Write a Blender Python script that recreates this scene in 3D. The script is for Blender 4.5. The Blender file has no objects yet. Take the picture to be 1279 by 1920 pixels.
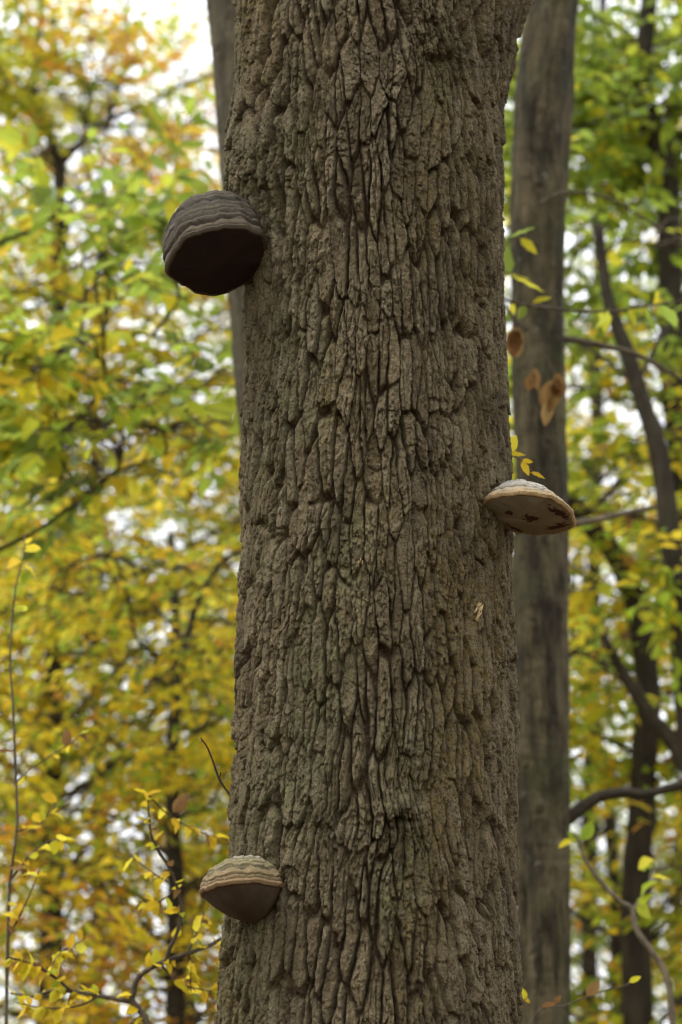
import bpy, math, random
import numpy as np
from mathutils import Vector, Matrix

random.seed(7)
RNG = np.random.default_rng(7)
SC = bpy.context.scene
COL = SC.collection

# ------------------------------------------------------------------ camera
CAM_Z, PITCH, LENS = 1.55, math.radians(14.0), 85.0
FPX = LENS / 36.0 * 1920.0
cam_d = bpy.data.cameras.new('camera')
cam = bpy.data.objects.new('camera', cam_d)
COL.objects.link(cam)
cam.location = (0, 0, CAM_Z)
cam.rotation_euler = (math.pi / 2 + PITCH, 0, 0)
cam_d.sensor_fit = 'VERTICAL'
cam_d.sensor_height = 36.0
cam_d.lens = LENS
cam_d.clip_end = 2000
cam_d.dof.use_dof = True
cam_d.dof.focus_distance = 4.10
cam_d.dof.aperture_fstop = 3.8
SC.camera = cam

# ------------------------------------------------------------------ sky, sun, exposure
SUN_EL, SUN_ROT = math.radians(58), math.radians(215)
w = bpy.data.worlds.new('World')
SC.world = w
w.use_nodes = True
nt = w.node_tree
nt.nodes.clear()
sky = nt.nodes.new('ShaderNodeTexSky')
sky.sky_type = 'NISHITA'
sky.sun_disc = False
sky.sun_elevation = SUN_EL
sky.sun_rotation = SUN_ROT
sky.dust_density = 5.0
sky.air_density = 1.0
mixw = nt.nodes.new('ShaderNodeMix')
mixw.data_type = 'RGBA'
mixw.inputs[0].default_value = 0.86          # closed pale cloud cover
mixw.inputs[7].default_value = (9.6, 9.8, 10.2, 1)
nt.links.new(sky.outputs[0], mixw.inputs[6])
bgn = nt.nodes.new('ShaderNodeBackground')
bgn.inputs[1].default_value = 0.12
nt.links.new(mixw.outputs[2], bgn.inputs[0])
wout = nt.nodes.new('ShaderNodeOutputWorld')
nt.links.new(bgn.outputs[0], wout.inputs[0])

sun_d = bpy.data.lights.new('sun', 'SUN')
sun_d.energy = 1.4
sun_d.angle = math.radians(18)
sun_d.color = (1.0, 0.96, 0.9)
sun = bpy.data.objects.new('sun', sun_d)
COL.objects.link(sun)
sd = Vector((-0.50, -0.16, 1.0)).normalized()      # towards the sun: high, from behind the camera's left
sun.rotation_euler = sd.to_track_quat('Z', 'Y').to_euler()
sky.sun_elevation = math.asin(sd.z)
sky.sun_rotation = math.atan2(sd.x, sd.y)

SC.view_settings.view_transform = 'Standard'
SC.view_settings.look = 'None'
SC.view_settings.gamma = 1.0
SC.view_settings.exposure = 1.15
SC.view_settings.use_curve_mapping = False
SC.render.engine = 'CYCLES'
SC.cycles.use_denoising = True
SC.cycles.filter_width = 1.1
SC.cycles.max_bounces = 7
SC.cycles.diffuse_bounces = 4
SC.cycles.transmission_bounces = 5
SC.cycles.glossy_bounces = 2
SC.cycles.sample_clamp_indirect = 4.0

# ------------------------------------------------------------------ helpers
CP, SP = math.cos(PITCH), math.sin(PITCH)


def P(px, py, Y):
    """world point at depth Y that the photo shows around (px, py)"""
    u, v = (px - 639.5) / FPX, (960 - py) / FPX
    d = Vector((u, CP - v * SP, SP + v * CP))
    return Vector((0, 0, CAM_Z)) + d * (Y / d.y)


def ppm(Y):
    return FPX / (Y * 1.03)


def mesh_arrays(name, V, faces, smooth=True, attrs=None, mats=()):
    """V (n,3); faces: list of int arrays (m,k)"""
    me = bpy.data.meshes.new(name)
    V = np.asarray(V, np.float32)
    me.vertices.add(len(V))
    me.vertices.foreach_set('co', V.ravel())
    faces = [np.asarray(f, np.int32) for f in faces if len(f)]
    nl = sum(f.size for f in faces)
    npoly = sum(len(f) for f in faces)
    me.loops.add(nl)
    me.polygons.add(npoly)
    me.loops.foreach_set('vertex_index', np.concatenate([f.ravel() for f in faces]))
    starts, off = [], 0
    for f in faces:
        k = f.shape[1]
        starts.append(off + np.arange(len(f), dtype=np.int32) * k)
        off += f.size
    me.polygons.foreach_set('loop_start', np.concatenate(starts))
    if smooth:
        me.polygons.foreach_set('use_smooth', np.ones(npoly, dtype=bool))
    me.update(calc_edges=True)
    for an, (typ, data) in (attrs or {}).items():
        a = me.attributes.new(an, typ, 'POINT')
        a.data.foreach_set('color' if 'COLOR' in typ else 'value', np.asarray(data, np.float32).ravel())
    for m in mats:
        me.materials.append(m)
    return me


def link(name, me, parent=None, loc=None):
    o = bpy.data.objects.new(name, me)
    COL.objects.link(o)
    if parent is not None:
        o.parent = parent
    if loc is not None:
        o.location = loc
    return o


def thing(name, label, cat, loc=(0, 0, 0), group=None):
    o = bpy.data.objects.new(name, None)
    o.empty_display_size = 0.1
    COL.objects.link(o)
    o.location = loc
    o['label'] = label
    o['category'] = cat
    if group:
        o['group'] = group
    return o


# --- numpy noise
def hash2(ix, iy, seed):
    h = (ix.astype(np.int64) * 374761393 + iy.astype(np.int64) * 668265263 + seed * 974634777) & 0xFFFFFFFF
    h = ((h ^ (h >> 13)) * 1274126177) & 0xFFFFFFFF
    h = ((h ^ (h >> 16)) * 2246822519) & 0xFFFFFFFF
    h = h ^ (h >> 15)
    return (h & 0xFFFFFF).astype(np.float32) / float(0xFFFFFF)


def vnoise(x, y, seed):
    ix, iy = np.floor(x).astype(np.int64), np.floor(y).astype(np.int64)
    fx, fy = (x - ix).astype(np.float32), (y - iy).astype(np.float32)
    fx = fx * fx * fx * (fx * (fx * 6 - 15) + 10)
    fy = fy * fy * fy * (fy * (fy * 6 - 15) + 10)
    a = hash2(ix, iy, seed); b = hash2(ix + 1, iy, seed)
    c = hash2(ix, iy + 1, seed); d = hash2(ix + 1, iy + 1, seed)
    return (a + (b - a) * fx) * (1 - fy) + (c + (d - c) * fx) * fy - 0.5


def fbm(x, y, seed, octs=4, gain=0.5):
    r, amp = 0, 1.0
    for o in range(octs):
        r = r + amp * vnoise(x, y, seed + o * 17)
        x, y, amp = x * 2.03 + 3.1, y * 2.03 + 1.7, amp * gain
    return r


def worley(x, y, seed, jit=0.9):
    """cells of size 1x1 in x,y, every column shifted; returns F1, F2, cell random, dy to centre"""
    ix = np.floor(x).astype(np.int64)
    F1 = np.full(x.shape, 9.0, np.float32); F2 = F1.copy()
    cid = np.zeros(x.shape, np.float32); cdy = np.zeros(x.shape, np.float32)
    for dx in (-1, 0, 1):
        cx = ix + dx
        sh = hash2(cx, cx * 0, seed + 5)
        iy = np.floor(y - sh).astype(np.int64)
        for dy in (-1, 0, 1):
            cy = iy + dy
            jx = 0.5 + jit * (hash2(cx, cy, seed) - 0.5)
            jy = 0.5 + jit * (hash2(cx, cy, seed + 1) - 0.5) + sh
            ddx = (x - cx - jx).astype(np.float32)
            ddy = (y - cy - jy).astype(np.float32)
            d = np.sqrt(ddx * ddx + ddy * ddy)
            m = d < F1
            F2 = np.where(m, F1, np.minimum(F2, d))
            cid = np.where(m, hash2(cx, cy, seed + 2), cid)
            cdy = np.where(m, ddy, cdy)
            F1 = np.where(m, d, F1)
    return F1, F2, cid, cdy


def sstep(a, b, x):
    t = np.clip((x - a) / (b - a), 0, 1)
    return t * t * (3 - 2 * t)


# --- tubes
def catmull(pts, n):
    pts = [np.array(p, float) for p in pts]
    if len(pts) == 2:
        return np.array([pts[0] + (pts[1] - pts[0]) * t for t in np.linspace(0, 1, n)])
    q = [2 * pts[0] - pts[1]] + pts + [2 * pts[-1] - pts[-2]]
    out = []
    segs = len(pts) - 1
    for t in np.linspace(0, segs, n):
        i = min(int(t), segs - 1)
        f = t - i
        a, b, c, d = q[i], q[i + 1], q[i + 2], q[i + 3]
        out.append(0.5 * (2 * b + (c - a) * f + (2 * a - 5 * b + 4 * c - d) * f * f + (3 * b - a - 3 * c + d) * f ** 3))
    return np.array(out)


class MB:
    def __init__(self):
        self.V, self.Q, self.T, self.n = [], [], [], 0
        self.C = []

    def tube(self, path, radii, sides=6, wob=0.0, seed=0, cap=True):
        path = np.asarray(path, float)
        n = len(path)
        radii = np.asarray(radii, float)
        tan = np.gradient(path, axis=0)
        tan /= np.linalg.norm(tan, axis=1)[:, None] + 1e-9
        ref = np.array([0, 1.0, 0]) if abs(tan[0][1]) < 0.85 else np.array([1.0, 0, 0])
        A = np.cross(tan, ref); A /= np.linalg.norm(A, axis=1)[:, None] + 1e-9
        B = np.cross(tan, A)
        th = np.linspace(0, 2 * np.pi, sides, endpoint=False)
        R = radii[:, None] * np.ones((1, sides))
        if wob:
            TH, I = np.meshgrid(th, np.arange(n))
            R = R * (1 + wob * fbm(TH * 1.3 + seed, I * 0.45 + seed * 3.3, seed + 3, 3))
        ring = path[:, None, :] + R[:, :, None] * (np.cos(th)[None, :, None] * A[:, None, :] + np.sin(th)[None, :, None] * B[:, None, :])
        i = np.arange(n - 1)[:, None] * sides
        j = np.arange(sides)[None, :]
        k = (j + 1) % sides
        q = np.stack([i + j, i + k, i + sides + k, i + sides + j], -1).reshape(-1, 4) + self.n
        self.V.append(ring.reshape(-1, 3))
        self.Q.append(q)
        if cap:
            self.V.append(path[[0, -1]])
            c0, c1 = self.n + n * sides, self.n + n * sides + 1
            jj = np.arange(sides); kk = (jj + 1) % sides
            self.T.append(np.stack([jj + self.n, np.full(sides, c0), kk + self.n], -1))
            l = self.n + (n - 1) * sides
            self.T.append(np.stack([jj + l, kk + l, np.full(sides, c1)], -1))
            self.n += 2
        self.n += n * sides

    def mesh(self, name, mat, origin=(0, 0, 0), attrs=None):
        V = np.concatenate(self.V) - np.array(origin)
        fs = []
        if self.Q: fs.append(np.concatenate(self.Q))
        if self.T: fs.append(np.concatenate(self.T))
        return mesh_arrays(name, V, fs, True, attrs, [mat])


# ------------------------------------------------------------------ materials
def new_mat(name):
    m = bpy.data.materials.new(name)
    m.use_nodes = True
    t = m.node_tree
    b = t.nodes['Principled BSDF']
    b.inputs['Specular IOR Level'].default_value = 0.25
    b.inputs['Roughness'].default_value = 0.85
    return m, t, b


def N(t, typ, **kw):
    n = t.nodes.new(typ)
    for k, v in kw.items():
        setattr(n, k, v)
    return n


def mix_rgb(t, fac, a, b):
    m = N(t, 'ShaderNodeMix', data_type='RGBA')
    for i, s in ((0, fac), (6, a), (7, b)):
        if isinstance(s, (int, float)):
            m.inputs[i].default_value = s
        elif isinstance(s, tuple):
            m.inputs[i].default_value = (*s, 1)
        else:
            t.links.new(s, m.inputs[i])
    return m.outputs[2]


def ramp(t, src, lo, hi, a=0.0, b=1.0):
    r = N(t, 'ShaderNodeMapRange')
    r.interpolation_type = 'SMOOTHSTEP'
    r.inputs[1].default_value = lo; r.inputs[2].default_value = hi
    r.inputs[3].default_value = a; r.inputs[4].default_value = b
    t.links.new(src, r.inputs[0])
    return r.outputs[0]


def noise(t, vec, scale, detail=4, rough=0.55, stretch=None):
    if stretch:
        mp = N(t, 'ShaderNodeMapping')
        mp.inputs['Scale'].default_value = stretch
        t.links.new(vec, mp.inputs[0]); vec = mp.outputs[0]
    n = N(t, 'ShaderNodeTexNoise')
    n.inputs['Scale'].default_value = scale
    n.inputs['Detail'].default_value = detail
    n.inputs['Roughness'].default_value = rough
    t.links.new(vec, n.inputs['Vector'])
    return n.outputs[0]


def attr(t, name):
    a = N(t, 'ShaderNodeAttribute'); a.attribute_name = name
    return a


def math_n(t, op, a, b):
    m = N(t, 'ShaderNodeMath', operation=op)
    for i, s in enumerate((a, b)):
        if isinstance(s, (int, float)): m.inputs[i].default_value = s
        else: t.links.new(s, m.inputs[i])
    return m.outputs[0]


def bump(t, b, h, strength, dist):
    bn = N(t, 'ShaderNodeBump')
    bn.inputs['Strength'].default_value = strength
    bn.inputs['Distance'].default_value = dist
    t.links.new(h, bn.inputs['Height'])
    t.links.new(bn.outputs[0], b.inputs['Normal'])


def mat_bark():
    m, t, b = new_mat('furrowed_bark')
    co = N(t, 'ShaderNodeTexCoord').outputs['Object']
    cell, hh, ochre, alg = attr(t, 'cell').outputs['Fac'], attr(t, 'h').outputs['Fac'], attr(t, 'ochre').outputs['Fac'], attr(t, 'algae').outputs['Fac']
    c = mix_rgb(t, ramp(t, noise(t, co, 14, 5, 0.6, (1, 1, 0.45)), 0.32, 0.68), (0.102, 0.076, 0.037), (0.236, 0.184, 0.098))
    c = mix_rgb(t, ramp(t, cell, 0.45, 1.0, 0, 0.55), c, (0.260, 0.212, 0.132))
    c = mix_rgb(t, ramp(t, cell, 0.0, 0.35, 0.5, 0), c, (0.118, 0.078, 0.038))
    oc = math_n(t, 'MULTIPLY', ochre, ramp(t, noise(t, co, 60, 4), 0.35, 0.62))
    c = mix_rgb(t, oc, c, (0.190, 0.138, 0.048))
    al = math_n(t, 'MULTIPLY', alg, ramp(t, noise(t, co, 45, 5), 0.3, 0.65))
    c = mix_rgb(t, al, c, (0.125, 0.132, 0.052))
    # fresh red-brown cork shows where the plates have split
    c = mix_rgb(t, ramp(t, hh, 0.08, 0.42, 0.85, 0), c, (0.085, 0.043, 0.022))
    # crusty lichen flecks
    fl = ramp(t, noise(t, co, 200, 3, 0.65), 0.58, 0.68)
    fl = math_n(t, 'MULTIPLY', fl, ramp(t, noise(t, co, 17, 3), 0.42, 0.60, 0.25, 0.9))
    c = mix_rgb(t, fl, c, (0.30, 0.275, 0.215))
    c = mix_rgb(t, ramp(t, noise(t, co, 75, 5, 0.7, (1, 1, 0.6)), 0.50, 0.66, 0, 0.6), c, (0.075, 0.050, 0.024))
    c = mix_rgb(t, ramp(t, noise(t, co, 48, 5, 0.7, (1.3, 1.3, 0.5)), 0.56, 0.70, 0, 0.55), c, (0.215, 0.185, 0.138))
    dk = ramp(t, noise(t, co, 240, 4, 0.75), 0.50, 0.62, 0, 0.8)
    c = mix_rgb(t, dk, c, (0.046, 0.033, 0.018))
    t.links.new(c, b.inputs['Base Color'])
    f = math_n(t, 'ADD', noise(t, co, 330, 6, 0.72), math_n(t, 'MULTIPLY', noise(t, co, 120, 4, 0.65, (1, 1, 0.7)), 1.4))
    bump(t, b, f, 1.0, 0.009)
    b.inputs['Roughness'].default_value = 0.88
    return m


def mat_smooth_bark(name, c0, c1, c2, spots=0.0):
    m, t, b = new_mat(name)
    co = N(t, 'ShaderNodeTexCoord').outputs['Object']
    c = mix_rgb(t, ramp(t, noise(t, co, 24, 6, 0.7, (1, 1, 0.22)), 0.38, 0.62), c0, c1)
    c = mix_rgb(t, ramp(t, noise(t, co, 5, 4, 0.6), 0.45, 0.66, 0, 0.7), c, c2)
    c = mix_rgb(t, ramp(t, noise(t, co, 16, 5, 0.7, (0.35, 0.35, 1.3)), 0.52, 0.70, 0, 0.5), c, tuple(v * 0.6 for v in c0))
    if spots:
        c = mix_rgb(t, ramp(t, noise(t, co, 22, 5, 0.7), 0.62, 0.74, 0, spots), c, (0.30, 0.29, 0.24))
    t.links.new(c, b.inputs['Base Color'])
    bump(t, b, noise(t, co, 40, 5, 0.7, (1, 1, 0.25)), 1.0, 0.03)
    return m


def mat_leaf(name, ramp_cols=None):
    """ramp_cols: per-object colour choice; without it the mesh carries leaf colours in 'col'"""
    m, t, b = new_mat(name)
    if ramp_cols:
        oi = N(t, 'ShaderNodeObjectInfo')
        cr = N(t, 'ShaderNodeValToRGB')
        el = cr.color_ramp.elements
        while len(el) < len(ramp_cols):
            el.new(0.5)
        for i, cc in enumerate(ramp_cols):
            el[i].position = i / (len(ramp_cols) - 1)
            el[i].color = (*cc, 1)
        t.links.new(oi.outputs['Random'], cr.inputs[0])
        c = cr.outputs[0]
    else:
        c = attr(t, 'col').outputs['Color']
    co = N(t, 'ShaderNodeTexCoord').outputs['Object']
    c2 = mix_rgb(t, ramp(t, noise(t, co, 60 if ramp_cols else 22, 3), 0.5, 0.75, 0, 0.45), c, (0.26, 0.13, 0.025))
    b.inputs['Roughness'].default_value = 0.7
    b.inputs['Specular IOR Level'].default_value = 0.12
    t.links.new(c2, b.inputs['Base Color'])
    tr = N(t, 'ShaderNodeBsdfTranslucent')
    gm = N(t, 'ShaderNodeGamma'); gm.inputs[1].default_value = 0.66      # light coming through a leaf is brighter and warmer than its face
    t.links.new(c2, gm.inputs[0]); t.links.new(gm.outputs[0], tr.inputs[0])
    mx = N(t, 'ShaderNodeMixShader')
    mx.inputs[0].default_value = 0.55
    t.links.new(b.outputs[0], mx.inputs[1]); t.links.new(tr.outputs[0], mx.inputs[2])
    t.links.new(mx.outputs[0], t.nodes['Material Output'].inputs[0])
    return m


def mat_ground():
    m, t, b = new_mat('leaf_litter')
    co = N(t, 'ShaderNodeTexCoord').outputs['Object']
    v = N(t, 'ShaderNodeTexVoronoi'); v.inputs['Scale'].default_value = 16
    t.links.new(co, v.inputs['Vector'])
    c = mix_rgb(t, ramp(t, v.outputs['Color'], 0.3, 0.8), (0.075, 0.042, 0.020), (0.170, 0.095, 0.030))
    c = mix_rgb(t, ramp(t, noise(t, co, 0.7, 4), 0.45, 0.65, 0, 0.6), c, (0.045, 0.050, 0.018))
    t.links.new(c, b.inputs['Base Color'])
    bump(t, b, v.outputs['Distance'], 0.6, 0.03)
    return m


def mat_fungus(name, top, bands, dust, pale=0.0):
    """cap crust: grown in zones; attribute 'zone' runs 0 at the rim to 1 at the top"""
    m, t, b = new_mat(name)
    co = N(t, 'ShaderNodeTexCoord').outputs['Object']
    z = attr(t, 'zone').outputs['Fac']
    zz = math_n(t, 'ADD', z, math_n(t, 'MULTIPLY', noise(t, co, 38, 4), 0.06))
    cr = N(t, 'ShaderNodeValToRGB')
    el = cr.color_ramp.elements
    while len(el) < len(bands):
        el.new(0.5)
    for i, (p, cc) in enumerate(bands):
        el[i].position = p; el[i].color = (*cc, 1)
    t.links.new(zz, cr.inputs[0])
    c = mix_rgb(t, ramp(t, noise(t, co, 90, 5, 0.65), 0.42, 0.66, 0, 0.55), cr.outputs[0], top)
    c = mix_rgb(t, ramp(t, noise(t, co, 220, 3), 0.6, 0.7, 0, 0.6), c, dust)
    g = attr(t, 'groove').outputs['Fac']
    c = mix_rgb(t, math_n(t, 'MULTIPLY', g, 0.7), c, tuple(v * 0.45 for v in top))
    t.links.new(c, b.inputs['Base Color'])
    bump(t, b, math_n(t, 'ADD', noise(t, co, 300, 5, 0.7), noise(t, co, 70, 4)), 0.7, 0.004)
    return m


def mat_pore(name, c0, c1, spot=None):
    m, t, b = new_mat(name)
    co = N(t, 'ShaderNodeTexCoord').outputs['Object']
    c = mix_rgb(t, ramp(t, noise(t, co, 26, 4), 0.35, 0.65), c0, c1)
    if spot:
        c = mix_rgb(t, attr(t, 'spot').outputs['Fac'], c, spot)
    t.links.new(c, b.inputs['Base Color'])
    bump(t, b, noise(t, co, 500, 2), 0.35, 0.002)
    b.inputs['Roughness'].default_value = 0.95
    return m


M_BARK = mat_bark()
M_SLIM = mat_smooth_bark('grey_brown_bark', (0.020, 0.015, 0.007), (0.100, 0.080, 0.040), (0.036, 0.038, 0.012), 0.5)
M_LEAN = mat_smooth_bark('pale_grey_bark', (0.046, 0.037, 0.020), (0.092, 0.076, 0.043), (0.058, 0.054, 0.028), 0.3)
M_DARK = mat_smooth_bark('dark_bark', (0.022, 0.016, 0.009), (0.044, 0.033, 0.018), (0.032, 0.028, 0.013))
M_TWIG = mat_smooth_bark('twig_bark', (0.060, 0.046, 0.030), (0.105, 0.082, 0.055), (0.075, 0.060, 0.040))
M_PALE = mat_smooth_bark('pale_twig_bark', (0.10, 0.080, 0.050), (0.20, 0.165, 0.11), (0.13, 0.11, 0.07))
M_LEAF = mat_leaf('autumn_foliage')
YEL, YEL2, OCH = (0.60, 0.43, 0.010), (0.52, 0.45, 0.013), (0.52, 0.31, 0.010)
YGR, GRN, GRN2, DGR = (0.34, 0.38, 0.014), (0.135, 0.215, 0.014), (0.21, 0.31, 0.015), (0.075, 0.125, 0.015)
ORG, BRN, TEAL = (0.50, 0.20, 0.018), (0.20, 0.10, 0.035), (0.16, 0.24, 0.12)
ML_Y = mat_leaf('yellow_leaf', [YEL, OCH, YEL2, YEL])
ML_G = mat_leaf('green_leaf', [GRN, GRN2, YGR, DGR, GRN2])
ML_M = mat_leaf('turning_leaf', [YGR, YEL2, GRN2, YEL, YGR, OCH])
ML_B = mat_leaf('withered_leaf', [(0.150, 0.070, 0.018), (0.11, 0.048, 0.014), (0.17, 0.095, 0.026)])

# ------------------------------------------------------------------ ground
def make_ground():
    n = 90
    r = np.concatenate([np.linspace(0.0, 30, 60), np.geomspace(32, 900, 24)])
    th = np.linspace(0, 2 * np.pi, n, endpoint=False)
    R, T = np.meshgrid(r, th, indexing='ij')
    X, Y = R * np.cos(T), 6 + R * np.sin(T)
    Z = 0.25 * fbm(X * 0.25 + 50, Y * 0.25 + 50, 2, 4) * np.clip(1 - R / 300, 0, 1) - 0.02
    V = np.stack([X, Y, Z], -1).reshape(-1, 3)
    i = np.arange(len(r) - 1)[:, None] * n
    j = np.arange(n)[None, :]
    k = (j + 1) % n
    q = np.stack([i + j, i + n + j, i + n + k, i + k], -1).reshape(-1, 4)
    o = link('ground', mesh_arrays('ground', V, [q], True, None, [mat_ground()]))
    o['kind'] = 'structure'


make_ground()

# ------------------------------------------------------------------ the furrowed tree
Y0 = 4.2
EL = [(16, 447), (130, 446), (240, 450), (400, 458), (550, 466), (700, 463), (850, 455), (1000, 455), (1150, 446), (1300, 440),
      (1500, 433), (1600, 427), (1760, 419), (1900, 408)]
ER = [(16, 934), (150, 935), (300, 937), (450, 937), (560, 938), (700, 942), (800, 947), (900, 951), (1060, 955), (1200, 958), (1400, 962),
      (1500, 963), (1700, 968), (1900, 972)]


def edge(tab):
    pts = [P(x, y, Y0) for y, x in tab]
    z = np.array([p.z for p in pts]); x = np.array([p.x for p in pts])
    o = np.argsort(z)
    return z[o], x[o]


zl, xl = edge(EL)
zr, xr = edge(ER)


def Zp(py, Y=Y0):
    return P(640, py, Y).z


def trunk_profile(z):
    L = np.interp(z, zl, xl); Rr = np.interp(z, zr, xr)
    cx, r = (L + Rr) / 2, (Rr - L) / 2
    low = np.clip(1.70 - z, 0, None)
    r = r + 0.02 * low + 0.16 * np.clip(low - 1.1, 0, None) ** 2
    up = np.clip(z - 3.62, 0, None)
    r = np.maximum(r - 0.028 * up, 0.05)
    return cx + 0.03 * up - 0.01 * low, r


def smooth1(a, k):
    ker = np.hanning(k + 2)[1:-1]; ker /= ker.sum()
    return np.convolve(np.pad(a, k // 2, mode='edge'), ker, 'valid')[:len(a)]


def bump2(s, z, s0, z0, rs, rz):
    return np.exp(-(((s - s0) / rs) ** 2 + ((z - z0) / rz) ** 2))


# places on the bark (arc length s measured from the side facing the camera, +x to the viewer's right)
R0 = 0.262


def S_of(px, py):
    p = P(px, py, Y0 - 0.15)
    cx, r = trunk_profile(np.array([p.z]))
    return float(R0 * math.asin(max(-0.98, min(0.98, (p.x - cx[0]) / r[0])))), float(p.z)


KNOTS = [(*S_of(745, 1525), 0.035, 0.030, 0.014), (*S_of(548, 1618), 0.016, 0.013, 0.012), (*S_of(810, 105), 0.05, 0.06, 0.010)]


def bark_height(s, z, vis):
    """relief of the bark in metres"""
    ws = 0.011 * fbm(s * 5 + 20, z * 3.2, 11, 2) + 0.005 * fbm(s * 26, z * 13, 12, 2)
    wz = 0.05 * fbm(s * 14, z * 5 + 9, 13, 2)
    # bark swirls around the old knots
    for ks, kz, rs, rz, amp in KNOTS:
        g = bump2(s, z, ks, kz, rs * 1.9, rz * 2.2)
        ws = ws + g * 0.75 * (s - ks) * 0.6 + g * (z - kz) * 0.35
        wz = wz + g * 0.6 * np.abs(s - ks) * 1.8
    ws = ws + 0.0032 * fbm(s * 75 + 3, z * 42, 14, 3)
    s1, z1 = s + ws, z + wz + 0.006 * fbm(s * 90, z * 60, 15, 2)
    F1, F2, cid, cdy = worley(s1 / 0.0225, z1 / 0.120 + 3.0, 21, 0.95)
    e = np.maximum(F2 - F1 + 0.075 * fbm(s * 170, z * 120, 16, 2) + 0.05 * fbm(s * 60, z * 40, 17, 2), 0)
    nv = vnoise(s * 22, z * 9, 31)
    side = np.clip(np.abs(s) / 0.40, 0, 1) ** 1.5                      # the flanks are furrowed deeper than the face
    wv = np.clip(0.135 + 0.26 * nv, 0.055, 0.30) * (1 + 0.35 * side)                        # width of the splits varies, some are nearly closed
    dv = 0.50 + 0.50 * sstep(-0.20, 0.12, nv + 0.5 * vnoise(s * 60, z * 25, 32))
    dv = np.maximum(dv, 0.95 * np.clip(side * 1.6, 0, 1))
    plate = 1 - dv * (1 - sstep(0.0, 1.0, e / (wv * 1.6)) ** 0.7)
    sh = np.clip(0.5 - cdy, 0, 1.1) ** 1.5                             # plates lift at their lower ends
    h = (plate - 1) * 0.010 * side + plate * (0.0125 + 0.0060 * cid) + (plate - 0.3) * 0.0062 * sh
    # a few long furrows run through
    L1, L2, lid, ldy = worley(s1 / 0.062 + 2.2, z1 / 0.62 + 1.0, 25, 0.95)
    fur = (1 - sstep(0.0, 0.05, L2 - L1 + 0.03 * fbm(s * 90, z * 60, 26, 2))) * sstep(-0.1, 0.12, vnoise(s * 9, z * 4, 27))
    plate = plate * (1 - 0.6 * fur)
    h = h - 0.004 * fur
    # smaller scales on the plates
    G1, G2, gid, gdy = worley(s1 / 0.0102 + 7.7 + 0.25 * cid, z1 / 0.068 + cid * 3, 41, 0.95)
    e2 = np.maximum(G2 - G1 + 0.10 * fbm(s * 200, z * 150, 18, 2), 0)
    open2 = sstep(-0.15, 0.2, vnoise(s * 26, z * 13, 51) + 0.03)
    h = h + plate * open2 * ((sstep(0.0, 0.26, e2) ** 0.8 - 1) * 0.0052 + 0.0034 * gid + 0.0024 * np.clip(0.5 - gdy, 0, 1))
    # flakes
    H1, H2, hid, hdy = worley(s1 / 0.0068 + 1.7, z1 / 0.020 + gid * 3, 45, 0.95)
    h = h + plate * sstep(-0.05, 0.2, vnoise(s * 40, z * 30, 52)) * (1 - 0.6 * side) * (0.0026 * hid + 0.0022 * np.clip(0.5 - hdy, 0, 1) - 0.0022 * sstep(0.2, 0.0, H2 - H1))
    # short cross cracks
    c1 = np.abs(vnoise(s1 * 34, z1 * 62, 61))
    h = h - plate * 0.0045 * sstep(0.05, 0.0, c1) * sstep(0.0, 0.15, vnoise(s * 24, z * 18, 62))
    # rounding, grain
    h = h + 0.0045 * fbm(s * 9, z * 5, 71, 3)
    h = h + (0.0024 * fbm(s * 110, z * 85, 81, 3) + 0.0022 * fbm(s * 250, z * 210, 85, 2, .7)) * (0.35 + 0.65 * plate)
    for ks, kz, rs, rz, amp in KNOTS:
        g = bump2(s, z, ks, kz, rs, rz)
        h = h + amp * g + amp * 1.1 * g * fbm(s * 70, z * 70, 91, 3) - amp * 1.3 * bump2(s, z, ks, kz - rz * 0.5, rs * 0.45, rz * 0.22)
    hn = np.clip((h + 0.001 + 0.0085 * side) / (0.021 + 0.0085 * side), 0, 1)
    return h - 0.015, hn, cid * 0.65 + gid * 0.35


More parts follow.
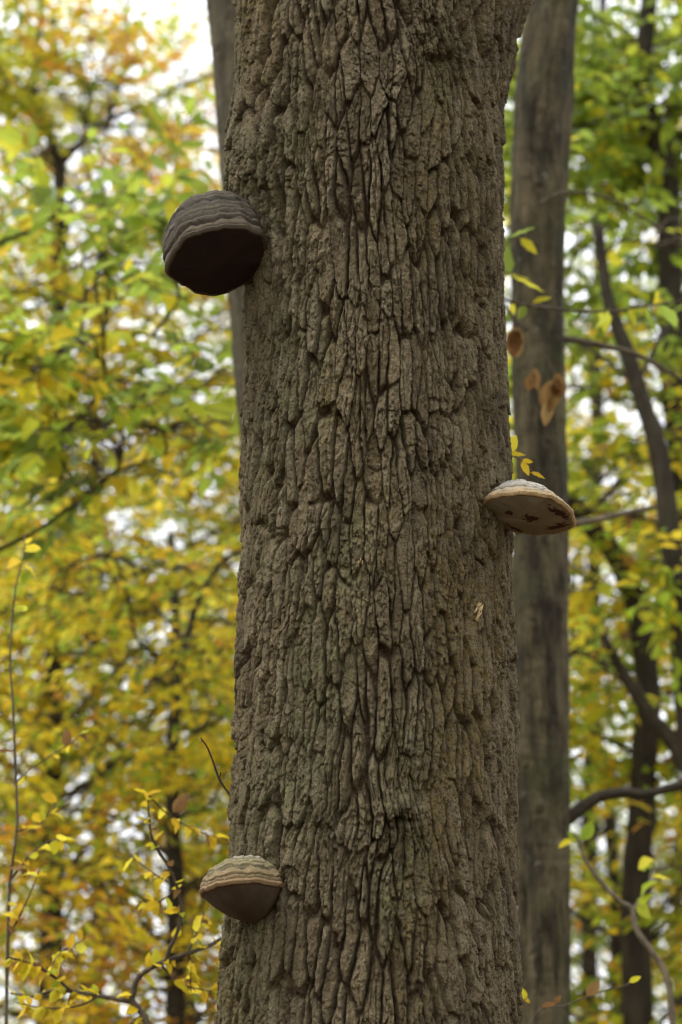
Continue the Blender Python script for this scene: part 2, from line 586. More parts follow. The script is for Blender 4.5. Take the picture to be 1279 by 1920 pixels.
def make_main_tree():
    z_lo, z_hi = 1.52, 3.78
    zs = np.concatenate([np.linspace(-0.15, z_lo - 0.02, 45), np.arange(z_lo, z_hi, 0.0025), np.linspace(z_hi + 0.02, 7.2, 70)])
    front = np.radians(105)
    th_f = np.linspace(-front, front, 650)
    th_b = np.linspace(front, 2 * np.pi - front, 62)[1:-1]
    th = np.concatenate([th_f, th_b])                    # 0 = towards the camera, + = to the viewer's right
    nz, nt_ = len(zs), len(th)
    Z, T = np.meshgrid(zs, th, indexing='ij')
    cx, r = trunk_profile(zs)
    ker = 61
    cx, r = smooth1(cx, ker), smooth1(r, ker)
    S = T * R0
    Rm = np.repeat(r[:, None], nt_, 1)
    Rm = Rm * (1 + 0.012 * np.sin(2 * T + 1.0 + 0.8 * Z) + 0.014 * np.sin(3 * T + 1.3 * Z) * 0.6)
    # swelling under the dark fungus, and where a limb leaves above
    def lobe(t0, wd):
        d = (T - t0 + np.pi) % (2 * np.pi) - np.pi
        return np.exp(-(d / wd) ** 2)
    zA, zB = Zp(345), Zp(505)
    Rm += 0.036 * lobe(-1.45, 0.5) * np.exp(-((Z - Zp(350)) / (np.where(Z > Zp(350), 0.14, 0.12))) ** 2)
    zf = Zp(235)
    up = np.clip(Z - zf, 0, 0.75)
    Rm += lobe(1.5, 0.85) * (0.7 * up ** 2 + 0.06 * up) * sstep(zf + 2.2, zf + 0.5, Z)
    base = np.clip(0.5 - Z, 0, None)
    Rm += base ** 2 * 0.5 * (0.5 + 0.5 * np.sin(5 * T + 0.7))
    h, hn, cell = bark_height(S, Z, None)
    rad = Rm + h
    X = cx[:, None] + rad * np.sin(T)
    Y = Y0 - rad * np.cos(T)
    Zd = Z - 0.55 * np.clip(h + 0.006, 0, None)           # lifted plates hang down a little
    V = np.stack([X, Y, Zd], -1).reshape(-1, 3)
    i = np.arange(nz - 1)[:, None] * nt_
    j = np.arange(nt_)[None, :]
    k = (j + 1) % nt_
    q = np.stack([i + j, i + k, i + nt_ + k, i + nt_ + j], -1).reshape(-1, 4)
    # ochre alga streaks and green film, as they lie on the bark
    oc = sstep(0.02, 0.30, fbm(S * 7 + 4, Z * 1.3 + 2, 101, 3) + 0.10 * np.sin(T * 1.0) - 0.02)
    for (px, py, rs, rz, a) in [(770, 1720, 0.05, 0.16, 0.9), (700, 960, 0.05, 0.22, 0.5), (880, 420, 0.035, 0.22, 0.9),
                                (905, 1000, 0.03, 0.2, 0.5), (690, 760, 0.06, 0.12, 0.5), (860, 700, .03, .15, .5)]:
        s0, z0 = S_of(px, py)
        oc = np.maximum(oc, a * bump2(S, Z, s0, z0, rs, rz))
    al = 0.5 * sstep(0.05, 0.4, fbm(S * 5 + 14, Z * 2.5 + 6, 111, 3))
    for (px, py, rs, rz, a) in [(600, 1290, 0.07, 0.20, 1.0), (520, 1500, 0.12, 0.14, 0.7), (650, 1060, 0.05, 0.1, 0.7), (470, 1850, .07, .15, .7),
                                (740, 1420, 0.06, 0.06, 0.7), (430, 300, 0.06, 0.07, 0.9), (500, 900, .07, .2, .6)]:
        s0, z0 = S_of(px, py)
        al = np.maximum(al, a * bump2(S, Z, s0, z0, rs, rz))
    me = mesh_arrays('trunk', V, [q], True, {'h': ('FLOAT', hn), 'cell': ('FLOAT', cell), 'ochre': ('FLOAT', np.clip(oc, 0, 1)),
                                              'algae': ('FLOAT', np.clip(al, 0, 1))}, [M_BARK])
    root = thing('oak_tree', 'thick furrowed brown trunk carrying three bracket fungi', 'tree', (0, Y0, 0))
    o = link('trunk', me, root)
    o.location = (0, -Y0, 0)
    # limbs above
    def limb(pts, r0, r1, seed):
        mb = MB()
        path = catmull(pts, 40)
        mb.tube(path, np.linspace(r0, r1, 40), 40, 0.16, seed)
        n = mb.n
        A = {'h': ('FLOAT', np.full(n, 0.6)), 'cell': ('FLOAT', np.full(n, 0.5)), 'ochre': ('FLOAT', np.zeros(n)), 'algae': ('FLOAT', np.full(n, 0.3))}
        b = link('limb', mb.mesh('limb', M_BARK, (0, Y0, 0), A), root)
        return b
    limb([(0.16, Y0, 3.75), (0.36, Y0, 4.25), (0.62, Y0 + 0.1, 4.9), (0.9, Y0 + .2, 5.8), (1.05, Y0 + .3, 7.0)], 0.13, 0.06, 3)
    limb([(0.06, Y0, 7.0), (0.10, Y0 - .1, 7.8), (0.0, Y0 - .2, 8.8), (-.2, Y0, 10.0)], 0.13, 0.06, 5)
    limb([(0.05, Y0, 5.6), (-0.3, Y0 + .3, 6.3), (-0.9, Y0 + .5, 7.2), (-1.3, Y0 + .6, 8.4)], 0.08, 0.03, 6)
    # fresh pale chip in the bark and a fleck of resin
    rng = random.Random(4)
    for (px, py, sz) in [(893, 1158, 0.011), (675, 1082, 0.0055)]:
        s0, z0 = S_of(px, py)
        t0 = s0 / R0
        c0, rr = trunk_profile(np.array([z0]))
        nrm = Vector((math.sin(t0), -math.cos(t0), 0)); tg = Vector((math.cos(t0), math.sin(t0), 0))
        ctr = Vector((c0[0], Y0, z0)) + nrm * (rr[0] + 0.0055)
        V, T3 = [], []
        for kk in range(9):
            a = tg * rng.uniform(-sz, sz) * 0.8 + Vector((0, 0, rng.uniform(-sz, sz)))
            hgt = sz * rng.uniform(0.5, 1.3); wd = sz * rng.uniform(0.15, 0.35); lift = sz * rng.uniform(0.1, 0.9)
            bq = ctr + a
            b0 = len(V)
            V += [bq - tg * wd - nrm * .004, bq + tg * wd - nrm * .004, bq + tg * wd * .5 + Vector((0, 0, hgt)) + nrm * lift, bq - tg * wd * .6 + Vector((0, 0, hgt * .9)) + nrm * lift,
                  bq - nrm * .006 + Vector((0, 0, -sz * .2))]
            T3 += [(b0, b0 + 1, b0 + 2), (b0, b0 + 2, b0 + 3), (b0 + 4, b0 + 1, b0), (b0 + 1, b0 + 4, b0 + 2), (b0 + 4, b0 + 3, b0 + 2), (b0, b0 + 3, b0 + 4)]
        m, t, b = new_mat('torn_wood' if sz > 0.008 else 'resin_fleck')
        co = N(t, 'ShaderNodeTexCoord').outputs['Object']
        t.links.new(mix_rgb(t, noise(t, co, 200, 3), (0.42, 0.27, 0.10), (0.62, 0.50, 0.28)), b.inputs['Base Color'])
        me = mesh_arrays('torn_bark', np.array([tuple(v - Vector((0, Y0, 0))) for v in V]), [np.array(T3)], False, None, [m])
        c = link('torn_bark', me, root)
        c['label'] = 'pale fresh wood splinters in a small bark wound' if sz > .008 else 'tiny orange fleck on the bark'
    return root


make_main_tree()


# ------------------------------------------------------------------ bracket fungi
def fungus(label, origin, out_dir, a, b, b_back, H, apex, D, low, tilt_x, tilt_y, m_cap, m_rim, m_pore, rim_h, steps, dome, seed, wave=0.03, spots=()):
    """local x = along the trunk, y = outwards, z = up.  a: half width, b: reach outwards, b_back: part sunk into the bark.
    apex: y of the top, low: y of the lowest point of the pore face, H/D: height above / depth below the rim"""
    o3 = Vector(out_dir).normalized()
    x3 = o3.cross(Vector((0, 0, 1))) * -1
    B = Matrix((x3, o3, Vector((0, 0, 1)))).transposed()
    rot = Matrix.Rotation(tilt_y, 3, 'Y') @ Matrix.Rotation(tilt_x, 3, 'X') @ B
    root = thing('bracket_fungus', label, 'fungus', origin, 'bracket fungi on the furrowed trunk')
    n = 128
    phi = np.linspace(0, 2 * np.pi, n, endpoint=False)
    cs, sn = np.cos(phi), np.sin(phi)
    sup = lambda v, p: np.sign(v) * np.abs(v) ** p
    wv = 1 + wave * (fbm(cs * 2.2 + 7, sn * 2.2 + seed, seed, 3))
    rx = a * sup(cs, 0.92) * wv
    ry = np.where(sn > 0, b, b_back) * sup(sn, 0.92) * wv
    rz0 = 0.10 * a * fbm(cs * 1.4 + 3, sn * 1.4 + seed * 2, seed + 9, 2)

    def grid(ts, f, name, mat, close, attrs_f):
        rings = []
        for t in ts:
            rings.append(f(t))
        V = np.stack(rings)                       # (m,n,3)
        m = len(ts)
        i = np.arange(m - 1)[:, None] * n
        j = np.arange(n)[None, :]
        k = (j + 1) % n
        q = np.stack([i + j, i + k, i + n + k, i + n + j], -1).reshape(-1, 4)
        Vf = V.reshape(-1, 3)
        fs = [q]
        R3 = np.array(rot)
        at = attrs_f(np.repeat(ts, n), np.tile(phi, m), Vf)
        W = Vf @ R3.T
        if close:
            W = np.vstack([W, W[-n:].mean(0)])
            l = (m - 1) * n
            fs.append(np.stack([l + np.arange(n), l + (np.arange(n) + 1) % n, np.full(n, m * n)], -1))
            at = {kk: ('FLOAT', np.append(v[1], v[1][-1])) for kk, v in at.items()}
        return link(name, mesh_arrays(name, W, fs, True, at, [mat]), root)

    lipw = lambda t: 1 + 0.0 * t
    nb = steps

    def groove(t):                                 # deep between zones
        u = (t * nb + (0.55 if nb > 5 else 0.28) * fbm(cs * 3.2 + 1, sn * 3.2 + t * 3, seed + 21, 4) + 0.35 * math.sin(t * 17 + seed)) % 1.0
        return np.exp(-((u - 0.5) / 0.13) ** 2) + 0 * cs

    def irregular(t):
        return fbm(cs * 6 + t * 3, sn * 6 - t * 4, seed + 31, 4) * a * 0.070 + fbm(cs * 22 + t * 14, sn * 22 + t * 9, seed + 33, 3) * a * 0.022

    def capf(t):
        q = t ** dome[0]
        zz = rim_h + H * (1 - (1 - t) ** dome[1]) 
        sc = (1 - q)
        g = groove(t)
        # the zones step in, each with a rounded lip
        u = (t * nb) % 1.0
        sc2 = sc + 0.016 * math.sin(2 * math.pi * t * nb) * (1 - t) - 0.045 * g * (1 - t)
        X = rx * sc2
        Y = ry * sc2 + apex * q
        Zz = zz + rz0 * (1 - t) + irregular(t) * min(1, 4 * (1 - t) + .2) - 0.020 * a * g
        return np.stack([X, Y, Zz], -1)

    cap_o = grid(np.linspace(0.0, 0.995, 84), capf, 'cap', m_cap, True,
         lambda t, p, V: {'zone': ('FLOAT', t), 'groove': ('FLOAT', np.concatenate([groove(tt) for tt in np.linspace(0.0, 0.995, 84)]))})

    def rimf(t):                                    # rounded growing edge, from the cap's foot round to the pore face
        ang = math.pi * t
        bul = 0.5 * rim_h * math.sin(ang)
        zz = rim_h * 0.5 + rim_h * 0.56 * math.cos(ang)
        l = np.sqrt(cs * cs + sn * sn)
        f = 1 - 0.02 * (1 - math.sin(ang)) - 0.05 * t * t
        irr = irregular(0.02 + 0.1 * t)
        return np.stack([rx * f + cs * bul, ry * f + sn * bul, zz + rz0 + irr * 0.6 + 0.010 * a * math.sin(t * 14)], -1)

    rim_o = grid(np.linspace(0, 1, 26), rimf, 'margin', m_rim, False, lambda t, p, V: {'zone': ('FLOAT', 0.02 + 0.06 * t), 'groove': ('FLOAT', t * 0)})

    rim_o.parent = cap_o

    def poref(t):
        sc = 0.955 * (1 - t)
        zz = -rim_h * 0.02 - D * (0.95 * (1 - (1 - t) ** 2.3) + 0.05 * t ** 3)
        return np.stack([rx * sc, ry * sc + low * t, zz + rz0 * (1 - t) + irregular(0.3 + t) * 0.25 * (1 - t)], -1)

    def spotf(t, p, V):
        s = np.zeros(len(V))
        nn = fbm(V[:, 0] * 160 + 9, V[:, 1] * 160 + 4, seed + 44, 3)
        for (sx, sy, rr, rr2) in spots:
            s = np.maximum(s, sstep(1.15, 0.75, np.hypot((V[:, 0] - sx) / rr, (V[:, 1] - sy) / rr2) + nn * 0.9))
        return {'spot': ('FLOAT', s)}
    grid(np.linspace(0, 0.995, 48), poref, 'pore_surface', m_pore, True, spotf)
    return root


G0, G1, G2 = (0.038, 0.030, 0.019), (0.066, 0.053, 0.034), (0.165, 0.135, 0.090)
bandsA = [(0.0, (0.050, 0.036, 0.022)), (0.08, (0.078, 0.058, 0.032)), (0.16, (0.058, 0.046, 0.031)), (0.28, G1), (0.45, G0), (0.62, G1), (0.8, (0.050, .041, .029)), (1.0, (0.080, 0.067, 0.048))]
capA = mat_fungus('dark_banded_crust', (0.036, 0.031, 0.024), bandsA, (0.11, 0.095, 0.072))
rimA = mat_fungus('dark_margin', (0.04, 0.030, 0.018), [(0, (0.055, 0.040, 0.023)), (1, (0.03, 0.02, 0.013))], (0.10, 0.075, 0.045))
porA = mat_pore('dark_pores', (0.012, 0.006, 0.005), (0.019, 0.009, 0.007), (0.02, 0.012, 0.01))
bandsB = [(0.0, (0.33, 0.23, 0.11)), (0.10, (0.36, 0.27, 0.15)), (0.2, (0.28, 0.24, 0.18)), (0.4, (0.36, 0.33, 0.28)), (0.7, (0.30, 0.28, 0.25)), (1.0, (0.40, 0.38, 0.36))]
capB = mat_fungus('pale_grey_crust', (0.20, 0.175, 0.14), bandsB, (0.5, 0.47, 0.42))
rimB = mat_fungus('tan_margin', (0.20, 0.14, 0.07), [(0, (0.31, 0.22, 0.11)), (1, (0.24, 0.16, 0.08))], (0.46, 0.36, 0.2))
porB = mat_pore('olive_pores', (0.140, 0.125, 0.090), (0.175, 0.155, 0.112), (0.035, 0.010, 0.008))
bandsC = [(0.0, (0.13, 0.09, 0.045)), (0.18, (0.19, 0.135, 0.066)), (0.30, (0.165, 0.12, 0.058)), (0.36, (0.10, 0.08, 0.045)), (0.44, (0.16, 0.135, 0.068)), (0.7, (0.18, 0.155, 0.085)), (0.84, (0.25, 0.24, 0.20)), (1, (0.30, 0.29, 0.27))]
capC = mat_fungus('layered_crust', (0.15, 0.12, 0.06), bandsC, (0.36, 0.33, 0.25))
rimC = mat_fungus('brown_margin', (0.13, 0.085, 0.042), [(0, (0.19, 0.125, 0.062)), (1, (0.13, 0.08, 0.04))], (0.26, 0.19, 0.11))
porC = mat_pore('brown_pores', (0.036, 0.024, 0.013), (0.052, 0.036, 0.020), (0.05, 0.03, 0.02))

fungus('large dark grey hoof fungus with ringed cap and black-brown underside', P(412, 492, 4.06), (-0.85, -0.50, 0),
       0.084, 0.088, 0.085, 0.150, -0.026, 0.004, -0.01, math.radians(-21), math.radians(-14), capA, rimA, porA, 0.008, 9, (2.9, 1.25), 3, 0.13)
fungus('pale grey shelf fungus with tan rim and dark spots beneath', P(992, 966, 4.06), (0.72, -0.69, 0),
       0.076, 0.080, 0.082, 0.066, -0.046, 0.010, 0.0, math.radians(-11), math.radians(12), capB, rimB, porB, 0.008, 4, (1.15, 1.35), 8, 0.09,
       spots=[(-0.004, 0.010, 0.012, 0.016), (0.045, 0.030, 0.010, 0.020), (0.005, 0.062, 0.030, 0.008), (0.03, -0.05, 0.03, 0.006), (-0.03, -0.02, 0.006, 0.008)])
fungus('small brown layered bracket fungus with cone-shaped underside', P(453, 1675, 4.00), (-0.66, -0.75, 0),
       0.064, 0.064, 0.070, 0.056, -0.016, 0.044, -0.030, math.radians(-9), math.radians(-4), capC, rimC, porC, 0.008, 2.4, (2.2, 1.35), 5, 0.09)


# ------------------------------------------------------------------ leaves
def leaf_template(detail):
    if detail == 0:
        V = np.array([[0, 0, 0], [.26, .28, .05], [.22, .68, .05], [0, 1, -.08], [-.22, .68, .05], [-.26, .28, .05]], float)
        F = [np.array([[0, 1, 2, 3], [0, 3, 4, 5]])]
        return V, F
    ys = np.array([0.0, .10, .25, .42, .60, .78, .91, 1.0])
    ws = np.array([0.0, .15, .26, .30, .27, .185, .085, 0.0])
    V, rows = [], []
    for k, (y, ww) in enumerate(zip(ys, ws)):
        dz = -.16 * y * y + (.015 if k % 2 else -.015)
        rows.append(len(V))
        V += [[-ww, y, dz + .28 * ww * ww / .3 + .01], [0, y, dz - .01], [ww, y, dz + .28 * ww * ww / .3 + .01]]
    F = []
    for k in range(len(ys) - 1):
        a, c = rows[k], rows[k + 1]
        F += [[a, a + 1, c + 1, c], [a + 1, a + 2, c + 2, c + 1]]
    return np.array(V), [np.array(F)]


def leaf_mesh(name, mat, curl, asym, pet=0.12):
    V, F = leaf_template(1)
    V = V.copy()
    V[:, 2] += curl * (V[:, 1] - .3) ** 2 + curl * 0.6 * V[:, 0] * V[:, 1]
    V[:, 0] += asym * V[:, 1] * (1 - V[:, 1])
    # the stalk
    n0 = len(V)
    st = []
    for y in (-pet, 0.02, .5):
        for k in range(3):
            ang = k * 2.094
            w_ = .012 if y < .3 else .004
            zc = np.interp(y, [-.2, 0, .5], [0.0, -.01, -.04 + curl * .04]) 
            st.append([w_ * math.cos(ang), y, zc - .008 + w_ * math.sin(ang)])
    V = np.vstack([V, st])
    Q = []
    for rr in (0, 3):
        for k in range(3):
            k2 = (k + 1) % 3
            Q.append([n0 + rr + k, n0 + rr + k2, n0 + rr + 3 + k2, n0 + rr + 3 + k])
    return mesh_arrays(name, V, [F[0], np.array(Q)], True, None, [mat])


LEAVES = {}
for key, mt in (('y', ML_Y), ('g', ML_G), ('m', ML_M), ('b', ML_B)):
    kc = 1.9 if key == 'b' else 1.0
    LEAVES[key] = [leaf_mesh('leaf', mt, c_ * kc, a_) for c_, a_ in ((0.25, .1), (-.55, -.15), (.6, .25), (-.3, -.2))]

T0V, T0F = leaf_template(0)
T1V, T1F = leaf_template(1)


def leaf_frames(rng, base, d, nrm):
    """orthonormal frames from leaf directions and rough normals"""
    d = d / (np.linalg.norm(d, axis=1)[:, None] + 1e-9)
    x = np.cross(d, nrm); x /= np.linalg.norm(x, axis=1)[:, None] + 1e-9
    z = np.cross(x, d)
    return x, d, z


def mass_leaves(name, parent, origin, B, X, D, Zn, size, col, detail):
    TV, TF = (T0V, T0F) if detail == 0 else (T1V, T1F)
    n, k = len(B), len(TV)
    curl = RNG.uniform(-0.5, 0.5, n)
    tz = TV[None, :, 2] + curl[:, None] * (TV[None, :, 1] - .3) ** 2
    V = B[:, None, :] + size[:, None, None] * (TV[None, :, 0, None] * X[:, None, :] + TV[None, :, 1, None] * D[:, None, :] + tz[:, :, None] * Zn[:, None, :])
    V = V.reshape(-1, 3) - np.array(origin)
    fs = [(f[None] + (np.arange(n) * k)[:, None, None]).reshape(-1, f.shape[1]) for f in TF]
    C = np.repeat(np.concatenate([col, np.ones((n, 1))], 1), k, 0)
    o = link(name, mesh_arrays(name, V, fs, False, {'col': ('FLOAT_COLOR', C)}, [M_LEAF]), parent)
    o['kind'] = 'stuff'
    return o


PAL = {
    'yel': [(YEL, 5.5), (YEL2, 4.2), (OCH, 1.4), (YGR, 3.0), (ORG, .4), (GRN2, 1.6), (GRN, .6)],
    'ygr': [(YGR, 4.5), (YEL2, 2.5), (GRN2, 3.2), (YEL, 1.6), (GRN, 1.4), (OCH, .4)],
    'grn': [(GRN2, 3.5), (GRN, 3.5), (YGR, 2.2), (DGR, 1.6), (YEL2, .5), (TEAL, .5)],
    'org': [(OCH, 3), (ORG, 2.5), (YEL, 3), (BRN, 1), (YGR, .5)],
    'mix': [(YEL, 2.6), (YGR, 3), (GRN2, 2.8), (OCH, 1.0), (GRN, 1), (ORG, .4)],
}


class Foliage:
    def __init__(self):
        self.B, self.D, self.Nn, self.S, self.C = [], [], [], [], []

    def spray(self, rng, base, dirn, L, nleaf, lsize, pal, twigs, flat=0.35):
        """a flat twig with side twigs and leaves left and right"""
        up = np.array([rng.normal(0, flat), rng.normal(0, flat), 1.0]); up /= np.linalg.norm(up)
        dirn = np.array(dirn, float); dirn /= np.linalg.norm(dirn) + 1e-9
        side = np.cross(dirn, up); side /= np.linalg.norm(side) + 1e-9
        shade = pal
        cols = np.array([c for c, _ in shade]); wt = np.array([w_ for _, w_ in shade], float)
        # every spray leans to a colour of its own
        wt = wt * rng.uniform(0.15, 1.8, len(wt)) ** 1.6; wt /= wt.sum()
        sub = [(0.0, 1.0, 0.0)] + [(t, rng.uniform(.35, .6) * (1.1 - t), s * rng.uniform(.6, 1.0)) for t, s in ((.25, 1), (.4, -1), (.6, 1))]
        tot = sum(s_[1] for s_ in sub)
        for (t0, ln, a) in sub:
            p0 = base + dirn * L * t0
            dd = dirn * math.cos(a) + side * math.sin(a)
            k = max(2, int(round(nleaf * ln / tot)))
            ts = (np.arange(k) + rng.uniform(0.2, 1, k)) / k
            sag = -0.16 * L * ln * ts ** 2
            pts = p0 + dd * (L * ln * ts)[:, None]
            pts[:, 2] += sag
            tp = p0 + dd * (L * ln * np.linspace(0, 1, 3))[:, None]
            tp[:, 2] += -0.16 * L * ln * np.linspace(0, 1, 3) ** 2
            twigs.tube(tp, np.linspace(0.0028, 0.0010, 3) * (0.6 + 0.7 * L), 3, cap=False)
            sg = np.where(np.arange(k) % 2 == 0, 1.0, -1.0)
            s2 = np.cross(dd, up)
            ang = rng.uniform(.5, 1.15, k)
            d = dd * np.cos(ang)[:, None] + s2 * (sg * np.sin(ang))[:, None]
            d[:, 2] -= rng.uniform(0.05, 0.75, k)
            nn = up + rng.normal(0, .38, (k, 3))
            self.B.append(pts + rng.normal(0, .008, (k, 3))); self.D.append(d); self.Nn.append(nn)
            self.S.append(lsize * rng.uniform(.62, 1.2, k))
            ci = rng.choice(len(cols), k, p=wt)
            self.C.append(cols[ci] * rng.uniform(.78, 1.18, (k, 1)))

    def arrays(self):
        return [np.concatenate(a) for a in (self.B, self.D, self.Nn, self.S, self.C)]


DENS = 2.0


def nearest_on(path, z):
    i = int(np.argmin(np.abs(path[:, 2] - z)))
    return i


def tree(name, label, trunk_pts, r0, r1, mat, crowns, lsize=0.066, detail=0, seed=1, limbs=(), group=None, spray_len=0.55, nleaf=36, singles=0, leafkey='m',
         forks=(), sides=14, cat='tree', spread=.30):
    rng = np.random.default_rng(seed)
    path = catmull(trunk_pts, max(24, 8 * len(trunk_pts)))
    origin = tuple(path[0])
    root = thing(name, label, cat, origin, group)
    mb = MB(); mb.tube(path, np.linspace(r0, r1, len(path)), sides, 0.18, seed)
    link('trunk', mb.mesh('trunk', mat, origin), root)
    supports = [path]
    for (pts, a, b_) in limbs:
        lp = catmull(pts, 8 * len(pts))
        mb = MB(); mb.tube(lp, np.linspace(a, b_, len(lp)), 10, 0.15, seed + 2)
        link('branch', mb.mesh('branch', mat, origin), root)
        supports.append(lp)
    if not crowns:
        return root
    tw, fo = MB(), Foliage()
    allp = np.concatenate(supports)
    for (c, rad, ns, pal) in crowns:
        ns = int(ns * DENS)
        c, rad = np.array(c), np.array(rad)
        nb = max(2, int(round(ns / 9)))
        for bi in range(nb):
            v = rng.normal(0, 1, 3); v /= np.linalg.norm(v); v *= rng.uniform(.35, 1.0) ** (1 / 2.2)
            tgt = c + v * rad
            hd = np.hypot(tgt[0] - path[:, 0].mean(), tgt[1] - path[:, 1].mean())
            score = np.linalg.norm(allp - tgt, axis=1) + 0.9 * np.clip(allp[:, 2] - (tgt[2] - 0.35 * hd), 0, None)
            st = allp[int(np.argmin(score))]
            L = np.linalg.norm(tgt - st)
            mid1 = st + (tgt - st) * .35 + rng.normal(0, .06 * L, 3) + np.array([0, 0, .10 * L])
            mid2 = st + (tgt - st) * .7 + rng.normal(0, .06 * L, 3) + np.array([0, 0, .10 * L])
            bp = catmull([st, mid1, mid2, tgt], 14)
            rb = min(0.005 + 0.0042 * L, r0 * .4)
            mbb = MB(); mbb.tube(bp, np.linspace(rb, 0.004, 14), 6, cap=False)
            link('branch', mbb.mesh('branch', mat, origin), root)
            for si in range(int(round(ns / nb))):
                t = rng.uniform(.12, 1.0) ** .7
                i = min(13, int(t * 13)); p = bp[i]
                off = rng.normal(0, 1, 3) * rad * np.array([spread, spread, spread * .8])
                q = p + off
                bd = bp[min(13, i + 1)] - bp[max(0, i - 1)]; bd /= np.linalg.norm(bd) + 1e-9
                dn = bd * .7 + off / (np.linalg.norm(off) + 1e-9) * .8 + np.append(rng.normal(0, .5, 2), rng.normal(-.05, .2))
                tw.tube(catmull([p, (p + q) / 2 + np.array([0, 0, .05]), q], 3), np.linspace(.005, .003, 3), 3, cap=False)
                fo.spray(rng, q, dn, spray_len * rng.uniform(.7, 1.3), nleaf, lsize, PAL[pal], tw)
    o = link('twig_spray', tw.mesh('twig_spray', M_TWIG, origin), root)
    o['kind'] = 'stuff'
    B, D, Nn, S, C = fo.arrays()
    X, D, Zn = leaf_frames(rng, B, D, Nn)
    if singles:
        dist = np.linalg.norm(B - np.array([0, 0, CAM_Z]), axis=1)
        inview = (np.abs(B[:, 0] / np.maximum(B[:, 1], .1)) < 0.16) & ((B[:, 2] - CAM_Z) / B[:, 1] < .5)
        order = np.argsort(np.where(inview, dist / S, 1e6 + dist))
        ids, rest = order[:singles], order[singles:]
        single_leaves(root, origin, B[ids], X[ids], D[ids], Zn[ids], S[ids], leafkey, C[ids])
        B, X, D, Zn, S, C = [a[rest] for a in (B, X, D, Zn, S, C)]
    if len(B):
        mass_leaves('foliage', root, origin, B, X, D, Zn, S, C, detail)
    return root


def single_leaves(root, origin, B, X, D, Zn, S, key, C=None):
    org = Vector(origin)
    for i in range(len(B)):
        k = key
        if C is not None:
            r_, g_ = C[i][0], C[i][1]
            k = 'g' if g_ > r_ * 1.12 else ('m' if g_ > r_ * .85 else ('y' if g_ > .42 * r_ else 'b'))
        me = LEAVES[k][i % 4]
        o = bpy.data.objects.new('leaf', me)
        COL.objects.link(o)
        o.parent = root
        s = float(S[i])
        Mx = Matrix(((X[i][0] * s, D[i][0] * s, Zn[i][0] * s, B[i][0] - org.x), (X[i][1] * s, D[i][1] * s, Zn[i][1] * s, B[i][1] - org.y),
                     (X[i][2] * s, D[i][2] * s, Zn[i][2] * s, B[i][2] - org.z), (0, 0, 0, 1)))
        o.matrix_basis = Mx


def G(px, Y, z=-0.1):
    p = P(px, 1900, Y)
    return (p.x, Y, z)


def PT(lst, Y):
    return [tuple(P(x, y, Y)) for x, y in lst]


def C_(px, py, Y, rx, ry, rz, ns, pal):
    return (tuple(P(px, py, Y)), (rx, ry, rz), ns, pal)


# ------------------------------------------------------------------ the two slim trunks right behind
def slim_trunk(name, label, edges, Y, mat, seed, knots, zmax=9.0):
    """edges: (py, left px, right px) down the trunk"""
    rows = []
    for py, l, r in edges:
        a, b_ = P(l, py, Y), P(r, py, Y)
        rows.append(((a.x + b_.x) / 2, a.z, (b_.x - a.x) / 2))
    rows.sort(key=lambda q: q[1])
    z0 = np.array([q[1] for q in rows]); x0 = np.array([q[0] for q in rows]); rr = np.array([q[2] for q in rows])
    zs = np.concatenate([np.linspace(-.1, z0[0] - .02, 40), np.linspace(z0[0], z0[-1], 420), np.linspace(z0[-1] + .02, zmax, 80)])
    cx = np.interp(zs, z0, x0)
    slb = (x0[2] - x0[0]) / (z0[2] - z0[0]) * .6; slt = (x0[-1] - x0[-3]) / (z0[-1] - z0[-3])
    cx = np.where(zs < z0[0], x0[0] + (zs - z0[0]) * slb, np.where(zs > z0[-1], x0[-1] + (zs - z0[-1]) * slt * .8, cx))
    r = np.interp(zs, z0, rr)
    r = r + np.clip(z0[0] - zs, 0, None) * .012 + .25 * np.clip(.35 - zs, 0, None) ** 2
    r = r * np.where(zs > z0[-1], np.clip(1 - (zs - z0[-1]) / (zmax - z0[-1]) * .6, .2, 1), 1)
    cx, r = smooth1(cx, 31), smooth1(r, 31)
    nth = 96
    th = np.linspace(-np.pi, np.pi, nth, endpoint=False)
    Z, T = np.meshgrid(zs, th, indexing='ij')
    S = T * rr.mean()
    ct, sn_ = np.cos(T), np.sin(T)
    h = .22 * rr.mean() * (fbm(ct * 2.4 + 5, sn_ * 2.4 + Z * .8, seed, 3))
    h += .0075 * (vnoise(S * 75 + 1.2 * fbm(S * 20, Z * 6, seed + 3, 2), Z * 9, seed + 1)) + .0016 * fbm(S * 150, Z * 60, seed + 4, 3)
    h += .0022 * sstep(.1, .4, vnoise(S * 14, Z * 26, seed + 6))
    for (px, py, sz, amp) in knots:
        p = P(px, py, Y - .08)
        c_ = float(np.interp(p.z, zs, cx)); rad = float(np.interp(p.z, zs, r))
        t0 = math.asin(max(-.95, min(.95, (p.x - c_) / rad)))
        g = np.exp(-(((T - t0) * rad / sz) ** 2 + ((Z - p.z) / sz) ** 2))
        g2 = np.exp(-(((T - t0) * rad / (sz * .45)) ** 2 + ((Z - p.z - sz * .1) / (sz * .5)) ** 2))
        h += amp * g - amp * 1.8 * g2
    R = r[:, None] + h
    V = np.stack([cx[:, None] + R * np.sin(T), Y - R * np.cos(T), Z], -1).reshape(-1, 3)
    i = np.arange(len(zs) - 1)[:, None] * nth
    j = np.arange(nth)[None, :]; k = (j + 1) % nth
    q = np.stack([i + j, i + k, i + nth + k, i + nth + j], -1).reshape(-1, 4)
    org = np.array([cx[0], Y, 0])
    root = thing(name, label, 'tree', tuple(org))
    link('trunk', mesh_arrays('trunk', V - org, [q], True, None, [mat]), root)
    return root, org


